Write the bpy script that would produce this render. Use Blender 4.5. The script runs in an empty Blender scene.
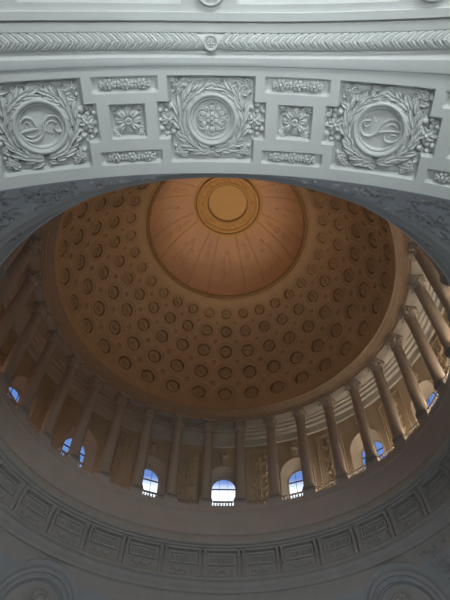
import bpy, math, random
from math import sin, cos, pi, radians, sqrt, atan2, asin, acos
from mathutils import Matrix, Vector
random.seed(7)
S = 18.0            # metres per unit of the layout (camera to dome axis)
ZC = 1.6            # eye height
scn = bpy.context.scene
col = scn.collection

# ------------------------------------------------------------------ helpers
def W(x, y, z):
    return (x * S, y * S, z * S + ZC)

class MB:
    """collects vertices and faces (in metres)"""
    def __init__(self):
        self.v, self.f = [], []
    def add(self, vs, fs):
        n = len(self.v)
        self.v += vs
        self.f += [tuple(i + n for i in f) for f in fs]
    def grid(self, rows, closed_u=False, closed_v=False, flip=False):
        """rows: list of equal-length point lists"""
        m, k = len(rows), len(rows[0])
        vs = [p for r in rows for p in r]
        fs = []
        for i in range(m if closed_v else m - 1):
            for j in range(k if closed_u else k - 1):
                a = i * k + j
                b = i * k + (j + 1) % k
                c = ((i + 1) % m) * k + (j + 1) % k
                d = ((i + 1) % m) * k + j
                fs.append((a, d, c, b) if flip else (a, b, c, d))
        self.add(vs, fs)
    def build(self, name, mat, parent=None, origin=(0, 0, 0), smooth=40):
        me = bpy.data.meshes.new(name)
        ox, oy, oz = origin
        me.from_pydata([(x - ox, y - oy, z - oz) for x, y, z in self.v], [], self.f)
        me.validate()
        if smooth:
            me.polygons.foreach_set('use_smooth', [True] * len(me.polygons))
            me.set_sharp_from_angle(angle=radians(smooth))
        me.materials.append(mat)
        o = bpy.data.objects.new(name, me)
        col.objects.link(o)
        if parent is not None:
            o.parent = parent
        else:
            o.location = origin
        return o

def tag(o, label=None, cat=None, group=None, kind=None):
    if label: o['label'] = label
    if cat: o['category'] = cat
    if group: o['group'] = group
    if kind: o['kind'] = kind
    return o

def empty(name, loc, rot=(0, 0, 0)):
    o = bpy.data.objects.new(name, None)
    o.empty_display_size = 0.2
    o.location = loc
    o.rotation_euler = rot
    col.objects.link(o)
    return o

def copy_tree(o, parent=None):
    c = o.copy()
    col.objects.link(c)
    if parent is not None:
        c.parent = parent
    for ch in [x for x in kids.get(o, [])]:
        kids.setdefault(c, []).append(copy_tree(ch, c))
    return c
kids = {}
def part(mb, name, mat, parent, origin=(0, 0, 0), smooth=40, label=None):
    o = mb.build(name, mat, parent, origin, smooth)
    kids.setdefault(parent, []).append(o)
    if label: o['label'] = label
    return o

def revolve(mb, prof, n=192, a0=-pi, a1=pi, flip=False):
    """prof [(r,z)] in layout units about the rotunda axis; azimuth 0 = +Y"""
    full = abs((a1 - a0) - 2 * pi) < 1e-6
    rows = []
    for r, z in prof:
        rows.append([W(r * sin(a0 + (a1 - a0) * i / n), r * cos(a0 + (a1 - a0) * i / n), z)
                     for i in range(n if full else n + 1)])
    mb.grid(rows, closed_u=full, flip=flip)

def cyl(u, z, r, r0):
    a = u / r0
    return W(r * sin(a), r * cos(a), z)

# mapped relief primitives: m(u, v, h) -> point in metres
def leaf(mb, m, u, v, ang, L, wd, b, h0=0.0, curl=0.0, n=5):
    ca, sa = cos(ang), sin(ang)
    rows = []
    for i in range(n + 1):
        t = i / n
        w = wd * (sin(pi * min(1, t * 0.92 + 0.06)) ** 0.8) * (1 - 0.25 * t)
        if i == n: w = wd * 0.03
        off = curl * L * t * t
        row = []
        for q, hh in ((-1, 0), (-0.55, 0.85), (0, 0.62), (0.55, 0.85), (1, 0)):
            x = t * L; y = q * w * 0.5 + off
            up = h0 + b * hh * (0.55 + 0.45 * sin(pi * min(1, t + 0.15)))
            if hh == 0: up = 0.0
            row.append(m(u + x * ca - y * sa, v + x * sa + y * ca, up))
        rows.append(row)
    mb.grid(rows)

def bead(mb, m, u, v, r, h, n=8, k=3, h0=0.0):
    rows = []
    for i in range(k + 1):
        t = i / k * pi / 2
        rr = r * cos(t) if i < k else r * 0.02
        rows.append([m(u + rr * cos(2 * pi * j / n), v + rr * sin(2 * pi * j / n), h0 + h * sin(t)) for j in range(n)])
    mb.grid(rows, closed_u=True)

def ring(mb, m, u, v, prof, n=40):
    rows = [[m(u + r * cos(2 * pi * j / n), v + r * sin(2 * pi * j / n), h) for j in range(n)] for r, h in prof]
    mb.grid(rows, closed_u=True)

def tube(mb, m, pts, w, h, closed=False, h0=0.0):
    """half-round ridge along a polyline; pts (u,v) or (u,v,dh)"""
    rows = []
    N = len(pts)
    for i, p in enumerate(pts):
        if closed:
            a, b = pts[(i - 1) % N], pts[(i + 1) % N]
        else:
            a, b = pts[max(i - 1, 0)], pts[min(i + 1, N - 1)]
        dx, dy = b[0] - a[0], b[1] - a[1]
        l = sqrt(dx * dx + dy * dy) or 1
        nx, ny = -dy / l, dx / l
        dh = p[2] if len(p) > 2 else 0
        ww = w * (p[3] if len(p) > 3 else 1)
        rows.append([m(p[0] + nx * ww * q, p[1] + ny * ww * q, (h0 if abs(q) == 0.5 else h0 + (h + dh) * e))
                     for q, e in ((-.5, 0), (-.4, .6), (-.2, .92), (0, 1), (.2, .92), (.4, .6), (.5, 0))])
    mb.grid(rows, closed_v=closed)

def arcpts(cx, cy, r, a0, a1, n=14, r1=None):
    r1 = r if r1 is None else r1
    return [(cx + (r + (r1 - r) * i / n) * cos(a0 + (a1 - a0) * i / n),
             cy + (r + (r1 - r) * i / n) * sin(a0 + (a1 - a0) * i / n)) for i in range(n + 1)]

def spline(pts, n=6):
    out = []
    P = [pts[0]] + list(pts) + [pts[-1]]
    for i in range(1, len(P) - 2):
        p0, p1, p2, p3 = P[i - 1], P[i], P[i + 1], P[i + 2]
        for k in range(n):
            t = k / n
            out.append(tuple(0.5 * (2 * p1[c] + (p2[c] - p0[c]) * t + (2 * p0[c] - 5 * p1[c] + 4 * p2[c] - p3[c]) * t * t
                                    + (3 * p1[c] - p0[c] - 3 * p2[c] + p3[c]) * t ** 3) for c in (0, 1)))
    out.append(tuple(pts[-1]))
    return out

def flower(mb, m, u, v, r, h, n=6, a0=0.0):
    for k in range(n):
        a = a0 + 2 * pi * k / n
        leaf(mb, m, u + 0.15 * r * cos(a), v + 0.15 * r * sin(a), a, r * 0.95, r * 1.9 * sin(pi / n), h, n=4)
    bead(mb, m, u, v, r * 0.3, h * 1.25)

def oval(mb, m, u, v, ang, L, wd, h, n=12, h0=0.0):
    """rounded petal growing from (u, v) along ang, with a shallow middle groove"""
    ca, sa = cos(ang), sin(ang)
    rows = []
    for k in range(5):
        t = k / 4 * pi / 2
        c = cos(t) if k < 4 else .02
        row = []
        for j in range(n):
            a = 2 * pi * j / n
            x = L / 2 + L / 2 * c * cos(a); y = wd / 2 * c * sin(a) * (.75 + .4 * x / L)
            g = 1 - .28 * max(0, 1 - abs(y) / (wd * .14)) if k > 1 else 1
            row.append(m(u + x * ca - y * sa, v + x * sa + y * ca, h0 + h * sin(t) * g))
        rows.append(row)
    mb.grid(rows, closed_u=True)

def box(mb, m, u0, u1, v0, v1, h0, h1, nu=1, bevel=0.0):
    us = [u0 + (u1 - u0) * i / nu for i in range(nu + 1)]
    b = bevel
    rows = [[m(min(max(u, u0), u1), v0, h0) for u in us],
            [m(min(max(u, u0 + b), u1 - b), v0 + b, h1) for u in us],
            [m(min(max(u, u0 + b), u1 - b), v1 - b, h1) for u in us],
            [m(u, v1, h0) for u in us]]
    mb.grid(rows)
    for u, uu in ((u0, u0 + b), (u1, u1 - b)):
        mb.add([m(u, v0, h0), m(uu, v0 + b, h1), m(uu, v1 - b, h1), m(u, v1, h0)], [(0, 1, 2, 3)])

# ------------------------------------------------------------------ materials
def plaster(name, c, vary=0.06, scale=3.0, rough=0.75, bump=0.15, c2=None):
    m = bpy.data.materials.new(name)
    m.use_nodes = True
    nt = m.node_tree
    bs = nt.nodes['Principled BSDF']
    bs.inputs['Roughness'].default_value = rough
    bs.inputs['Specular IOR Level'].default_value = 0.25
    tc = nt.nodes.new('ShaderNodeTexCoord')
    n1 = nt.nodes.new('ShaderNodeTexNoise')
    n1.inputs['Scale'].default_value = scale
    n1.inputs['Detail'].default_value = 5
    nt.links.new(tc.outputs['Object'], n1.inputs['Vector'])
    rp = nt.nodes.new('ShaderNodeValToRGB')
    e = rp.color_ramp.elements
    d = c2 or tuple(x * (1 - 2 * vary) for x in c)
    e[0].position = 0.3; e[0].color = (*d, 1)
    e[1].position = 0.7; e[1].color = (*c, 1)
    nt.links.new(n1.outputs['Fac'], rp.inputs['Fac'])
    nt.links.new(rp.outputs['Color'], bs.inputs['Base Color'])
    if bump:
        n2 = nt.nodes.new('ShaderNodeTexNoise')
        n2.inputs['Scale'].default_value = scale * 9
        n2.inputs['Detail'].default_value = 3
        nt.links.new(tc.outputs['Object'], n2.inputs['Vector'])
        bp = nt.nodes.new('ShaderNodeBump')
        bp.inputs['Strength'].default_value = bump
        bp.inputs['Distance'].default_value = 0.02
        nt.links.new(n2.outputs['Fac'], bp.inputs['Height'])
        nt.links.new(bp.outputs['Normal'], bs.inputs['Normal'])
    return m

M = {
    'arch': plaster('painted_plaster', (0.70, 0.735, 0.72), 0.03, 1.2),
    'ring': plaster('stone_plaster', (0.56, 0.54, 0.51), 0.05, 1.5),
    'parapet': plaster('warm_stone', (0.60, 0.53, 0.48), 0.05, 1.2),
    'pend': plaster('grey_plaster', (0.55, 0.56, 0.57), 0.06, 1.5),
    'dome': plaster('tan_paint', (0.62, 0.43, 0.25), 0.05, 1.0),
    'rosette': plaster('brown_gilding', (0.60, 0.415, 0.24), 0.06, 4.0, rough=0.6),
    'cap': plaster('cream_fresco', (0.66, 0.44, 0.27), 0.05, 0.35, c2=(0.56, 0.37, 0.27)),
    'disc': plaster('gold_paint', (0.70, 0.47, 0.22), 0.02, 1.0),
    'gold': plaster('ring_gilding', (0.66, 0.43, 0.19), 0.06, 4.0),
    'gilt': plaster('dull_gilding', (0.36, 0.22, 0.10), 0.08, 4.0, rough=0.55),
    'column': plaster('column_stone', (0.50, 0.43, 0.365), 0.05, 2.0),
    'capital': plaster('capital_stone', (0.58, 0.52, 0.45), 0.06, 3.0),
    'niche': plaster('niche_plaster', (0.55, 0.47, 0.38), 0.05, 2.0),
    'entab': plaster('tan_cornice', (0.55, 0.41, 0.28), 0.05, 2.0),
    'white': plaster('white_plaster', (0.60, 0.57, 0.52), 0.03, 1.5),
    'ochre': plaster('ochre_wall', (0.55, 0.45, 0.325), 0.06, 1.0),
    'floor': plaster('marble_floor', (0.45, 0.42, 0.40), 0.1, 0.4, rough=0.35, bump=0),
    'hall': plaster('hall_stone', (0.55, 0.54, 0.52), 0.05, 0.5),
}
def simple(name, c, rough=0.5, metal=0.0):
    m = bpy.data.materials.new(name); m.use_nodes = True
    b = m.node_tree.nodes['Principled BSDF']
    b.inputs['Base Color'].default_value = (*c, 1)
    b.inputs['Roughness'].default_value = rough
    b.inputs['Metallic'].default_value = metal
    return m
M['frame'] = simple('bronze_frame', (0.10, 0.10, 0.12), 0.45)
def glass():
    m = bpy.data.materials.new('clear_glass'); m.use_nodes = True
    nt = m.node_tree
    for n in list(nt.nodes): nt.nodes.remove(n)
    out = nt.nodes.new('ShaderNodeOutputMaterial')
    mx = nt.nodes.new('ShaderNodeMixShader'); mx.inputs[0].default_value = 0.06
    t = nt.nodes.new('ShaderNodeBsdfTransparent'); t.inputs[0].default_value = (0.95, 0.97, 1, 1)
    g = nt.nodes.new('ShaderNodeBsdfGlossy'); g.inputs['Roughness'].default_value = 0.03
    nt.links.new(t.outputs[0], mx.inputs[1]); nt.links.new(g.outputs[0], mx.inputs[2])
    nt.links.new(mx.outputs[0], out.inputs[0])
    return m
M['glass'] = glass()

BAY = 2 * pi / 32
ORD = ['', 'first', 'second', 'third', 'fourth', 'fifth', 'sixth', 'seventh', 'eighth', 'ninth', 'tenth', 'eleventh', 'twelfth', 'thirteenth', 'fourteenth', 'fifteenth']

# ------------------------------------------------------------------ inner dome with coffers
DC, DR = 1.536, 0.613
ELS = [47.7, 39.74, 30.59, 20.52, 10.19]
BND = [51.8, 43.7, 35.15, 25.55, 15.36, 5.0]
def sph(az, el, h=0.0):
    r = DR - h
    return W(r * cos(el) * sin(az), r * cos(el) * cos(az), DC + r * sin(el))

dome_mb = MB()
NN = 32
row_geo = []
for i in range(5):
    e0 = radians(ELS[i])
    up = radians(BND[i]) - e0
    dn = e0 - radians(BND[i + 1])
    hu = BAY / 2 * cos(e0) * DR          # half cell width (u), layout units
    rc = 0.90 * min(hu, (up + dn) / 2 * DR)
    nq = 0.092 * 2 * hu                   # half-size of the small square at cell corners
    row_geo.append((e0, hu, rc, nq, up * DR, dn * DR))
SQ = [0.5 * (row_geo[i][3] + row_geo[i + 1][3]) for i in range(4)]   # per boundary
def cellmap(az0, e0):
    def m(u, v, h):
        # u across (azimuth at this row's latitude), v downwards, h towards the inside
        return sph(az0 + u / (DR * cos(e0)), e0 - v / DR, h)
    return m
for i in range(5):
    e0, hu, rc, nq, up, dn = row_geo[i]
    # outline of the cell with notched corners, in (u, v)
    top_n = SQ[i - 1] if i > 0 else 0
    bot_n = SQ[i] if i < 4 else 0
    def nw(v):   # notch half width in u at a boundary, given in azimuth-consistent units
        return v
    pts = []
    def uw(n, edge):  # convert a true half width on the boundary latitude into this row's u
        el = e0 + (up if edge == 't' else -dn) / DR
        return n / cos(el) * cos(e0)
    tn_u, bn_u = uw(top_n, 't'), uw(bot_n, 'b')
    def seg(a, b, n):
        return [(a[0] + (b[0] - a[0]) * k / n, a[1] + (b[1] - a[1]) * k / n) for k in range(n)]
    loop = []
    loop += seg((-hu + tn_u, -up), (hu - tn_u, -up), 8)
    if top_n: loop += [(hu - tn_u, -up), (hu - tn_u, -up + top_n)]
    loop += seg((hu, -up + top_n), (hu, dn - bot_n), 8)
    if bot_n: loop += [(hu, dn - bot_n), (hu - bn_u, dn - bot_n)]
    loop += seg((hu - bn_u, dn), (-hu + bn_u, dn), 8)
    if bot_n: loop += [(-hu + bn_u, dn), (-hu + bn_u, dn - bot_n)]
    loop += seg((-hu, dn - bot_n), (-hu, -up + top_n), 8)
    if top_n: loop += [(-hu, -up + top_n), (-hu + tn_u, -up + top_n)]
    for k in range(32):
        m = cellmap(k * BAY, e0)
        A = [m(u, v, 0) for u, v in loop]
        Cc = []
        for u, v in loop:
            a = atan2(v, u)
            Cc.append(m(rc * cos(a), rc * sin(a), 0))
        dome_mb.grid([A, Cc], closed_u=True)
# plain bands above and below the coffered rows
revolve(dome_mb, [(DR * cos(radians(e)), DC + DR * sin(radians(e))) for e in (5.0, 3.4, 2.0)], 256)
revolve(dome_mb, [(DR * cos(radians(e)), DC + DR * sin(radians(e))) for e in (54.6, 53.2, 51.8)], 256)
dome = dome_mb.build('coffered_dome', M['dome'], smooth=60)
tag(dome, 'large tan dome lined with rings of round coffers around its top opening', 'dome', kind='structure')

def coffer_meshes(i):
    e0, hu, rc, nq, up, dn = row_geo[i]
    m = cellmap(0.0, e0)
    c, r = MB(), MB()
    n = 36
    ring(c, m, 0, 0, [(rc, 0), (rc * .985, .0018), (rc * .945, .0018), (rc * .925, -.0008), (rc * .90, -.0008), (rc * .72, -.0008), (rc * .70, .0016), (rc * .655, .0018), (rc * .635, -.001),
                      (rc * .63, -.019), (rc * .515, -.0195), (rc * .490, -.0035), (rc * .02, -.002)], n)
    mm = lambda u, v, h: m(u, v, h - .0025)
    for q in range(8):
        a = q * pi / 4 + pi / 8
        leaf(r, mm, .08 * rc * cos(a), .08 * rc * sin(a), a, rc * .28, rc * .23, .0055, n=4)
    bead(r, mm, 0, 0, rc * .14, .010, n=10)
    return c, r
LIM = [9, 10, 10, 10, 10]
rest_c, rest_r = MB(), MB()
def rotz(p, a):   # azimuth rotation about the rotunda axis
    return (p[0] * cos(a) + p[1] * sin(a), -p[0] * sin(a) + p[1] * cos(a), p[2])
for i in range(5):
    e0 = row_geo[i][0]
    o0 = sph(0, e0, 0)
    c, r = coffer_meshes(i)
    proto = c.build('coffer', M['dome'], dome, origin=o0)
    ros = r.build('rosette', M['rosette'], proto, origin=o0)
    first = True
    for k in range(-16, 16):
        if abs(k) <= LIM[i]:
            if first:
                a, first = proto, False
            else:
                a = proto.copy(); col.objects.link(a); a.parent = dome
                b = ros.copy(); col.objects.link(b); b.parent = a
            a.location = rotz(o0, k * BAY)
            a.rotation_euler = (0, 0, -k * BAY)
        else:
            rest_c.add([rotz(p, k * BAY) for p in c.v], c.f)
            rest_r.add([rotz(p, k * BAY) for p in r.v], r.f)
rc_o = rest_c.build('coffer_remainder', M['dome'], dome); rc_o['kind'] = 'stuff'
rr_o = rest_r.build('rosette', M['rosette'], rc_o)
# small square coffers at the crossings
rest_s = MB()
for i in range(4):
    el = radians(BND[i + 1])
    n = SQ[i]
    m = cellmap(BAY / 2, el)
    s = MB()
    for q in range(1):
        sq = lambda k, h: [m(-k, -k, h), m(k, -k, h), m(k, k, h), m(-k, k, h)]
        s.grid([sq(n * 1.04, 0), sq(n * .97, .0016), sq(n * .80, .0016), sq(n * .72, -.0035), sq(n * .55, -.0035), sq(n * .05, -.0005)], closed_u=True)
    o0 = sph(BAY / 2, el, 0)
    proto = s.build('square_coffer', M['dome'], dome, origin=o0, smooth=20)
    first = True
    for k in range(-16, 16):
        if -10 <= k <= 9:
            if first: a, first = proto, False
            else:
                a = proto.copy(); col.objects.link(a); a.parent = dome
            a.location = rotz(o0, k * BAY)
            a.rotation_euler = (0, 0, -k * BAY)
        else:
            rest_s.add([rotz(p, k * BAY) for p in s.v], s.f)
rs_o = rest_s.build('square_coffer_remainder', M['dome'], dome); rs_o['kind'] = 'stuff'

# rope moulding around the oculus
rm = MB()
R0, Z0 = DR * cos(radians(55.4)), DC + DR * sin(radians(55.4))
NB = 96
rows = []
NP = NB * 6
for q in range(10):
    t = 2 * pi * q / 10
    row = []
    for j in range(NP):
        a = 2 * pi * j / NP
        rr = 0.0112 * (0.74 + 0.30 * abs(sin(a * NB / 2 + t)))
        row.append(W((R0 + rr * cos(t)) * sin(a), (R0 + rr * cos(t)) * cos(a), Z0 + rr * sin(t)))
    rows.append(row)
rm.grid(rows, closed_u=True, closed_v=True)
rope = part(rm, 'rope_molding', M['gilt'], dome, smooth=60, label='brown rope moulding around the dome opening')
rl = MB()
revolve(rl, [(R0 + .016, Z0 - .011), (R0 + .0135, Z0 - .015), (R0 + .011, Z0 - .012), (R0 + .006, Z0 - .006), (R0 + .0, Z0 + .0), (R0 + .004, Z0 + .012), (R0 + .03, Z0 + .014)], 192)
part(rl, 'oculus_lip', M['dome'], dome)

# ------------------------------------------------------------------ upper shell seen through the oculus
def capz(r):
    return 1.95 + 0.42 * sqrt(max(0, 1 - (r / .40) ** 2))
cap_mb = MB()
prof = [(R0 + .03, Z0 + .014), (.392, Z0 + .02)] + [(r, capz(r)) for r in (.388, .38, .37, .355, .34, .32, .30, .275, .25, .22, .19, .16, .13, .10, .05, .001)]
revolve(cap_mb, prof, 128)
cap = cap_mb.build('upper_dome_shell', M['cap'], smooth=60)
tag(cap, 'warm lit fresco shell with painted ribs rising beyond the dome opening to the crown disc', 'dome', kind='structure')
def capmap(u, v, h):   # u azimuth (rad), v radius
    r = v
    z = capz(r)
    dz = -(r / .16) * .42 * .42 / max(z - 1.95, .02) if False else 0
    return W((r - h * .6) * sin(u), (r - h * .6) * cos(u), z - h * .8)
for k in range(8):
    for s in (-1, 1):
        az = k * pi / 4 + s * radians(14.5)
        mb = MB()
        for d, wd in ((0, .0046),):
            rows = []
            for q in range(15):
                r = .165 + (.386 - .165) * q / 14
                rows.append([capmap(az + s * e / r, r, hh) for e, hh in ((-wd, 0), (-wd * .7, .0035), (wd * .1, .0035), (wd * .2, .001), (wd * .5, .001), (wd * .6, .003), (wd, 0))])
            mb.grid(rows)
        part(mb, 'rib', M['cap'], cap)
    az = k * pi / 4
    mb = MB()   # figure relief in the wide panel
    mm = lambda u, v, h: capmap(az + u / .27, .27 + v, h)
    bead(mb, mm, 0, -.028, .011, .010)
    leaf(mb, mm, 0, -.02, pi / 2, .075, .045, .008)
    leaf(mb, mm, -.004, -.01, pi * .85, .035, .014, .007)
    leaf(mb, mm, .004, -.01, pi * .15, .035, .014, .007)
    leaf(mb, mm, -.006, .02, pi * .62, .06, .018, .006)
    leaf(mb, mm, .006, .02, pi * .38, .06, .018, .006)
    part(mb, 'figure_relief', M['cap'], cap)
    mb = MB()
    az2 = az + pi / 8
    mm2 = lambda u, v, h: capmap(az2 + u / .27, .27 + v, h)
    ring(mb, mm2, 0, -.01, [(.016, 0), (.0145, .004), (.012, .004), (.0105, .0005)], 24)
    flower(mb, mm2, 0, -.01, .009, .004)
    for v0, dr in ((.012, 1), (-.032, -1)):
        leaf(mb, mm2, 0, v0, dr * pi / 2, .05 if dr > 0 else .04, .014, .005)
        leaf(mb, mm2, 0, v0, dr * pi / 2 + .6, .03, .010, .005)
        leaf(mb, mm2, 0, v0, dr * pi / 2 - .6, .03, .010, .005)
    part(mb, 'roundel_relief', M['cap'], cap)
dm = MB()
revolve(dm, [(.172, capz(.172) + .002), (.170, capz(.170) - .004), (.160, capz(.160) - .005), (.157, capz(.157) + .010), (.152, capz(.152) + .010), (.149, capz(.149) - .012), (.142, capz(.142) - .015), (.136, capz(.136) - .010), (.133, capz(.13) - .005), (.110, capz(.110) - .005), (.108, capz(.108) - .014), (.102, capz(.102) - .017), (.098, capz(.098) - .014), (.096, capz(.096) + .008), (.090, capz(.09) - .002)], 96)
wr = part(dm, 'wreath_ring', M['gold'], cap, label='gilded wreath ring around the crown disc')
lm = MB()
for k in range(24):
    a = 2 * pi * k / 24
    mm = lambda u, v, h: capmap(a + u / .12, .12 + v, h + .006)
    if k % 3 == 0:
        flower(lm, mm, 0, 0, .013, .009)
    else:
        leaf(lm, mm, -.012, .004, 0.25, .026, .012, .007)
        leaf(lm, mm, -.012, -.004, -0.25, .026, .012, .007)
g = lm.build('leaf_garland', M['gold'], wr)
for ra, rb, dz in ((.0935, .0985, .000), (.1495, .1555, .004)):  # thin dark rings over the two grooves of the wreath ring
    tb = MB()
    revolve(tb, [(ra, capz(ra) - .002), (ra + .0005, capz(ra) - .012 - dz), ((ra + rb) / 2, capz(ra) - .014 - dz), (rb - .0005, capz(rb) - .012 - dz), (rb, capz(rb) - .002)], 96)
    part(tb, 'dark_fillet', M['gilt'], cap, label='thin dark ring')
cd = MB()
revolve(cd, [(.091, capz(.09) - .003), (.06, capz(.06) - .003), (.03, capz(.03) - .003), (.001, capz(0) - .003)], 96)
part(cd, 'crown_disc', M['disc'], cap, label='plain pale gold round disc')

# ------------------------------------------------------------------ entablature, ambulatory, drum wall, parapet, lower cornice
ent = MB()
d2, d0 = DR * cos(radians(2.0)), DC + DR * sin(radians(2.0))
revolve(ent, [(d2, d0), (d2 - .002, d0 - .0005), (d2 - .0045, d0 - .0015), (d2 - .0035, d0 - .0045), (d2 + .006, d0 - .005), (d2 + .0065, d0 - .0075), (d2 + .0135, d0 - .008), (d2 + .0138, d0 - .0098),
              (.634, 1.5470), (.6355, 1.5445), (.6455, 1.5435), (.646, 1.5405), (.6535, 1.5395), (.655, 1.5370), (.655, 1.5335), (.660, 1.5330), (.660, 1.5345)], 256, flip=True)
e_o = ent.build('trim_1', M['entab'], smooth=30)
tag(e_o, 'stepped ring moulding above the column capitals at the foot of the dome', 'cornice', kind='structure')
amb = MB()
revolve(amb, [(.6585, 1.5335), (.684, 1.5335), (.6845, 1.5380), (.690, 1.5385), (.6905, 1.5445), (.700, 1.5465), (.7005, 1.5510), (.7115, 1.5520), (.7125, 1.5605), (.740, 1.5615), (.741, 1.5535), (.752, 1.5515), (.753, 1.5415), (.764, 1.5395), (.765, 1.5275), (.777, 1.5245), (.778, 1.4940), (.786, 1.4920)], 192, flip=True)
a_o = amb.build('ceiling_gallery', M['white'], smooth=30)
tag(a_o, 'white stepped plaster ceiling of the gallery behind the columns', 'ceiling', kind='structure')

par = MB()
revolve(par, [(.840, 1.098), (.70, 1.098), (.681, 1.098), (.680, 1.122), (.668, 1.122), (.6675, 1.104), (.666, 1.102), (.6655, 1.098), (.6615, 1.096), (.661, 1.088), (.664, 1.086), (.6645, 1.080), (.667, 1.040), (.671, 1.0135), (.6725, 1.0085)], 256, flip=True)
p_o = par.build('wall_parapet', M['parapet'], smooth=30)
tag(p_o, 'smooth curved parapet wall below the ring of columns', 'wall', kind='structure')
cor = MB()
revolve(cor, [(.6725, 1.0085), (.670, 1.006), (.668, 1.000), (.6635, .996), (.663, .9915), (.658, .988), (.6565, .983), (.6565, .979), (.6525, .976), (.652, .966), (.655, .9635), (.666, .963), (.667, .9585), (.676, .9575), (.677, .953), (.694, .952)], 256, flip=True)
c_o = cor.build('trim_2', M['ring'], smooth=30)
tag(c_o, 'grey projecting cornice ring between parapet wall and relief frieze', 'cornice', kind='structure')
fri = MB()
revolve(fri, [(.693, .952), (.693, .868), (.686, .866), (.6825, .863), (.6825, .857), (.686, .855), (.6955, .854), (.6965, .849), (.695, .847), (.696, .843), (.704, .836), (.707, .834), (.709, .829), (.709, .8255), (.7175, .8245), (.721, .8205), (.7195, .8165), (.7195, .8155), (.72, .775)], 256, flip=True)
f_o = fri.build('wall_frieze', M['ring'], smooth=30)
tag(f_o, 'curved grey frieze band with mouldings above the corner pendentives', 'wall', kind='structure')

# outer gallery wall with arched window bays (window bays at even k)
RW, RG = .786, .826
ow, oc = .082, 1.335      # niche half width, springing height
iw, ic = .054, 1.305      # window half width, springing height
SILL, TOPZ = 1.10, 1.494
wall = MB()
niche = MB()
def wm(az0, r0=RW):
    return lambda u, v, h: W((r0 - h) * sin(az0 + u / RW), (r0 - h) * cos(az0 + u / RW), v)
half = BAY / 2 * RW
for k in range(32):
    m = wm(k * BAY)
    if k % 2:
        wall.grid([[m(-half + 2 * half * j / 8, z, 0) for j in range(9)] for z in (SILL, TOPZ)])
    else:
        wo = min(ow, half * .96)
        ho = oc - (wo - .07) * 0
        outer, inner = [], []
        n = 20
        arch_o = [(-wo, SILL)] + [(-wo * cos(pi * i / n), 1.318 + wo * sin(pi * i / n)) for i in range(n + 1)] + [(wo, SILL)]
        arch_i = [(-iw, SILL)] + [(-iw * cos(pi * i / n), ic + iw * sin(pi * i / n)) for i in range(n + 1)] + [(iw, SILL)]
        border = []
        for i, (u, v) in enumerate(arch_o):
            if i == 0: border.append((-half, SILL))
            elif i == len(arch_o) - 1: border.append((half, SILL))
            elif i == 1: border.append((-half, 1.318))
            elif i == len(arch_o) - 2: border.append((half, 1.318))
            else:
                a = pi * (i - 1) / n
                cx = -cos(a); sy = sin(a)
                t = min(half / max(abs(cx), 1e-6), (TOPZ - 1.318) / max(sy, 1e-6))
                border.append((cx * t, 1.318 + sy * t))
        wall.grid([[m(u, v, 0) for u, v in border], [m(u, v, 0) for u, v in arch_o]])
        # corner fillers
        for sgn in (-1, 1):
            idx = [i for i, (u, v) in enumerate(border) if abs(u - sgn * half) < 1e-6 and v < TOPZ - 1e-6]
            up_i = max(idx, key=lambda i: border[i][1])
            nb = up_i + (1 if sgn < 0 else -1)
            wall.add([m(*border[up_i], 0), m(*border[nb], 0), m(sgn * half, TOPZ, 0)], [(0, 1, 2)])
        mid = [((a[0] * .45 + b[0] * .55), (a[1] * .45 + b[1] * .55)) for a, b in zip(arch_o, arch_i)]
        niche.grid([[m(u, v, 0) for u, v in arch_o], [m(u * .985, v, .006) for u, v in arch_o], [m(u * .93, v - .004 if 0 < i < n + 2 else v, .006) for i, (u, v) in enumerate(arch_o)],
                    [m(u, v, -.014) for u, v in mid], [m(u, v, -.036) for u, v in arch_i], [m(u, v, -.044) for u, v in arch_i]])
w_o = wall.build('wall_gallery', M['ochre'], smooth=30)
tag(w_o, 'ochre gallery wall behind the columns, pierced by arched windows', 'wall', kind='structure')
part(niche, 'window_niche', M['niche'], w_o, label='pale splayed arch reveals around the windows')

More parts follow.
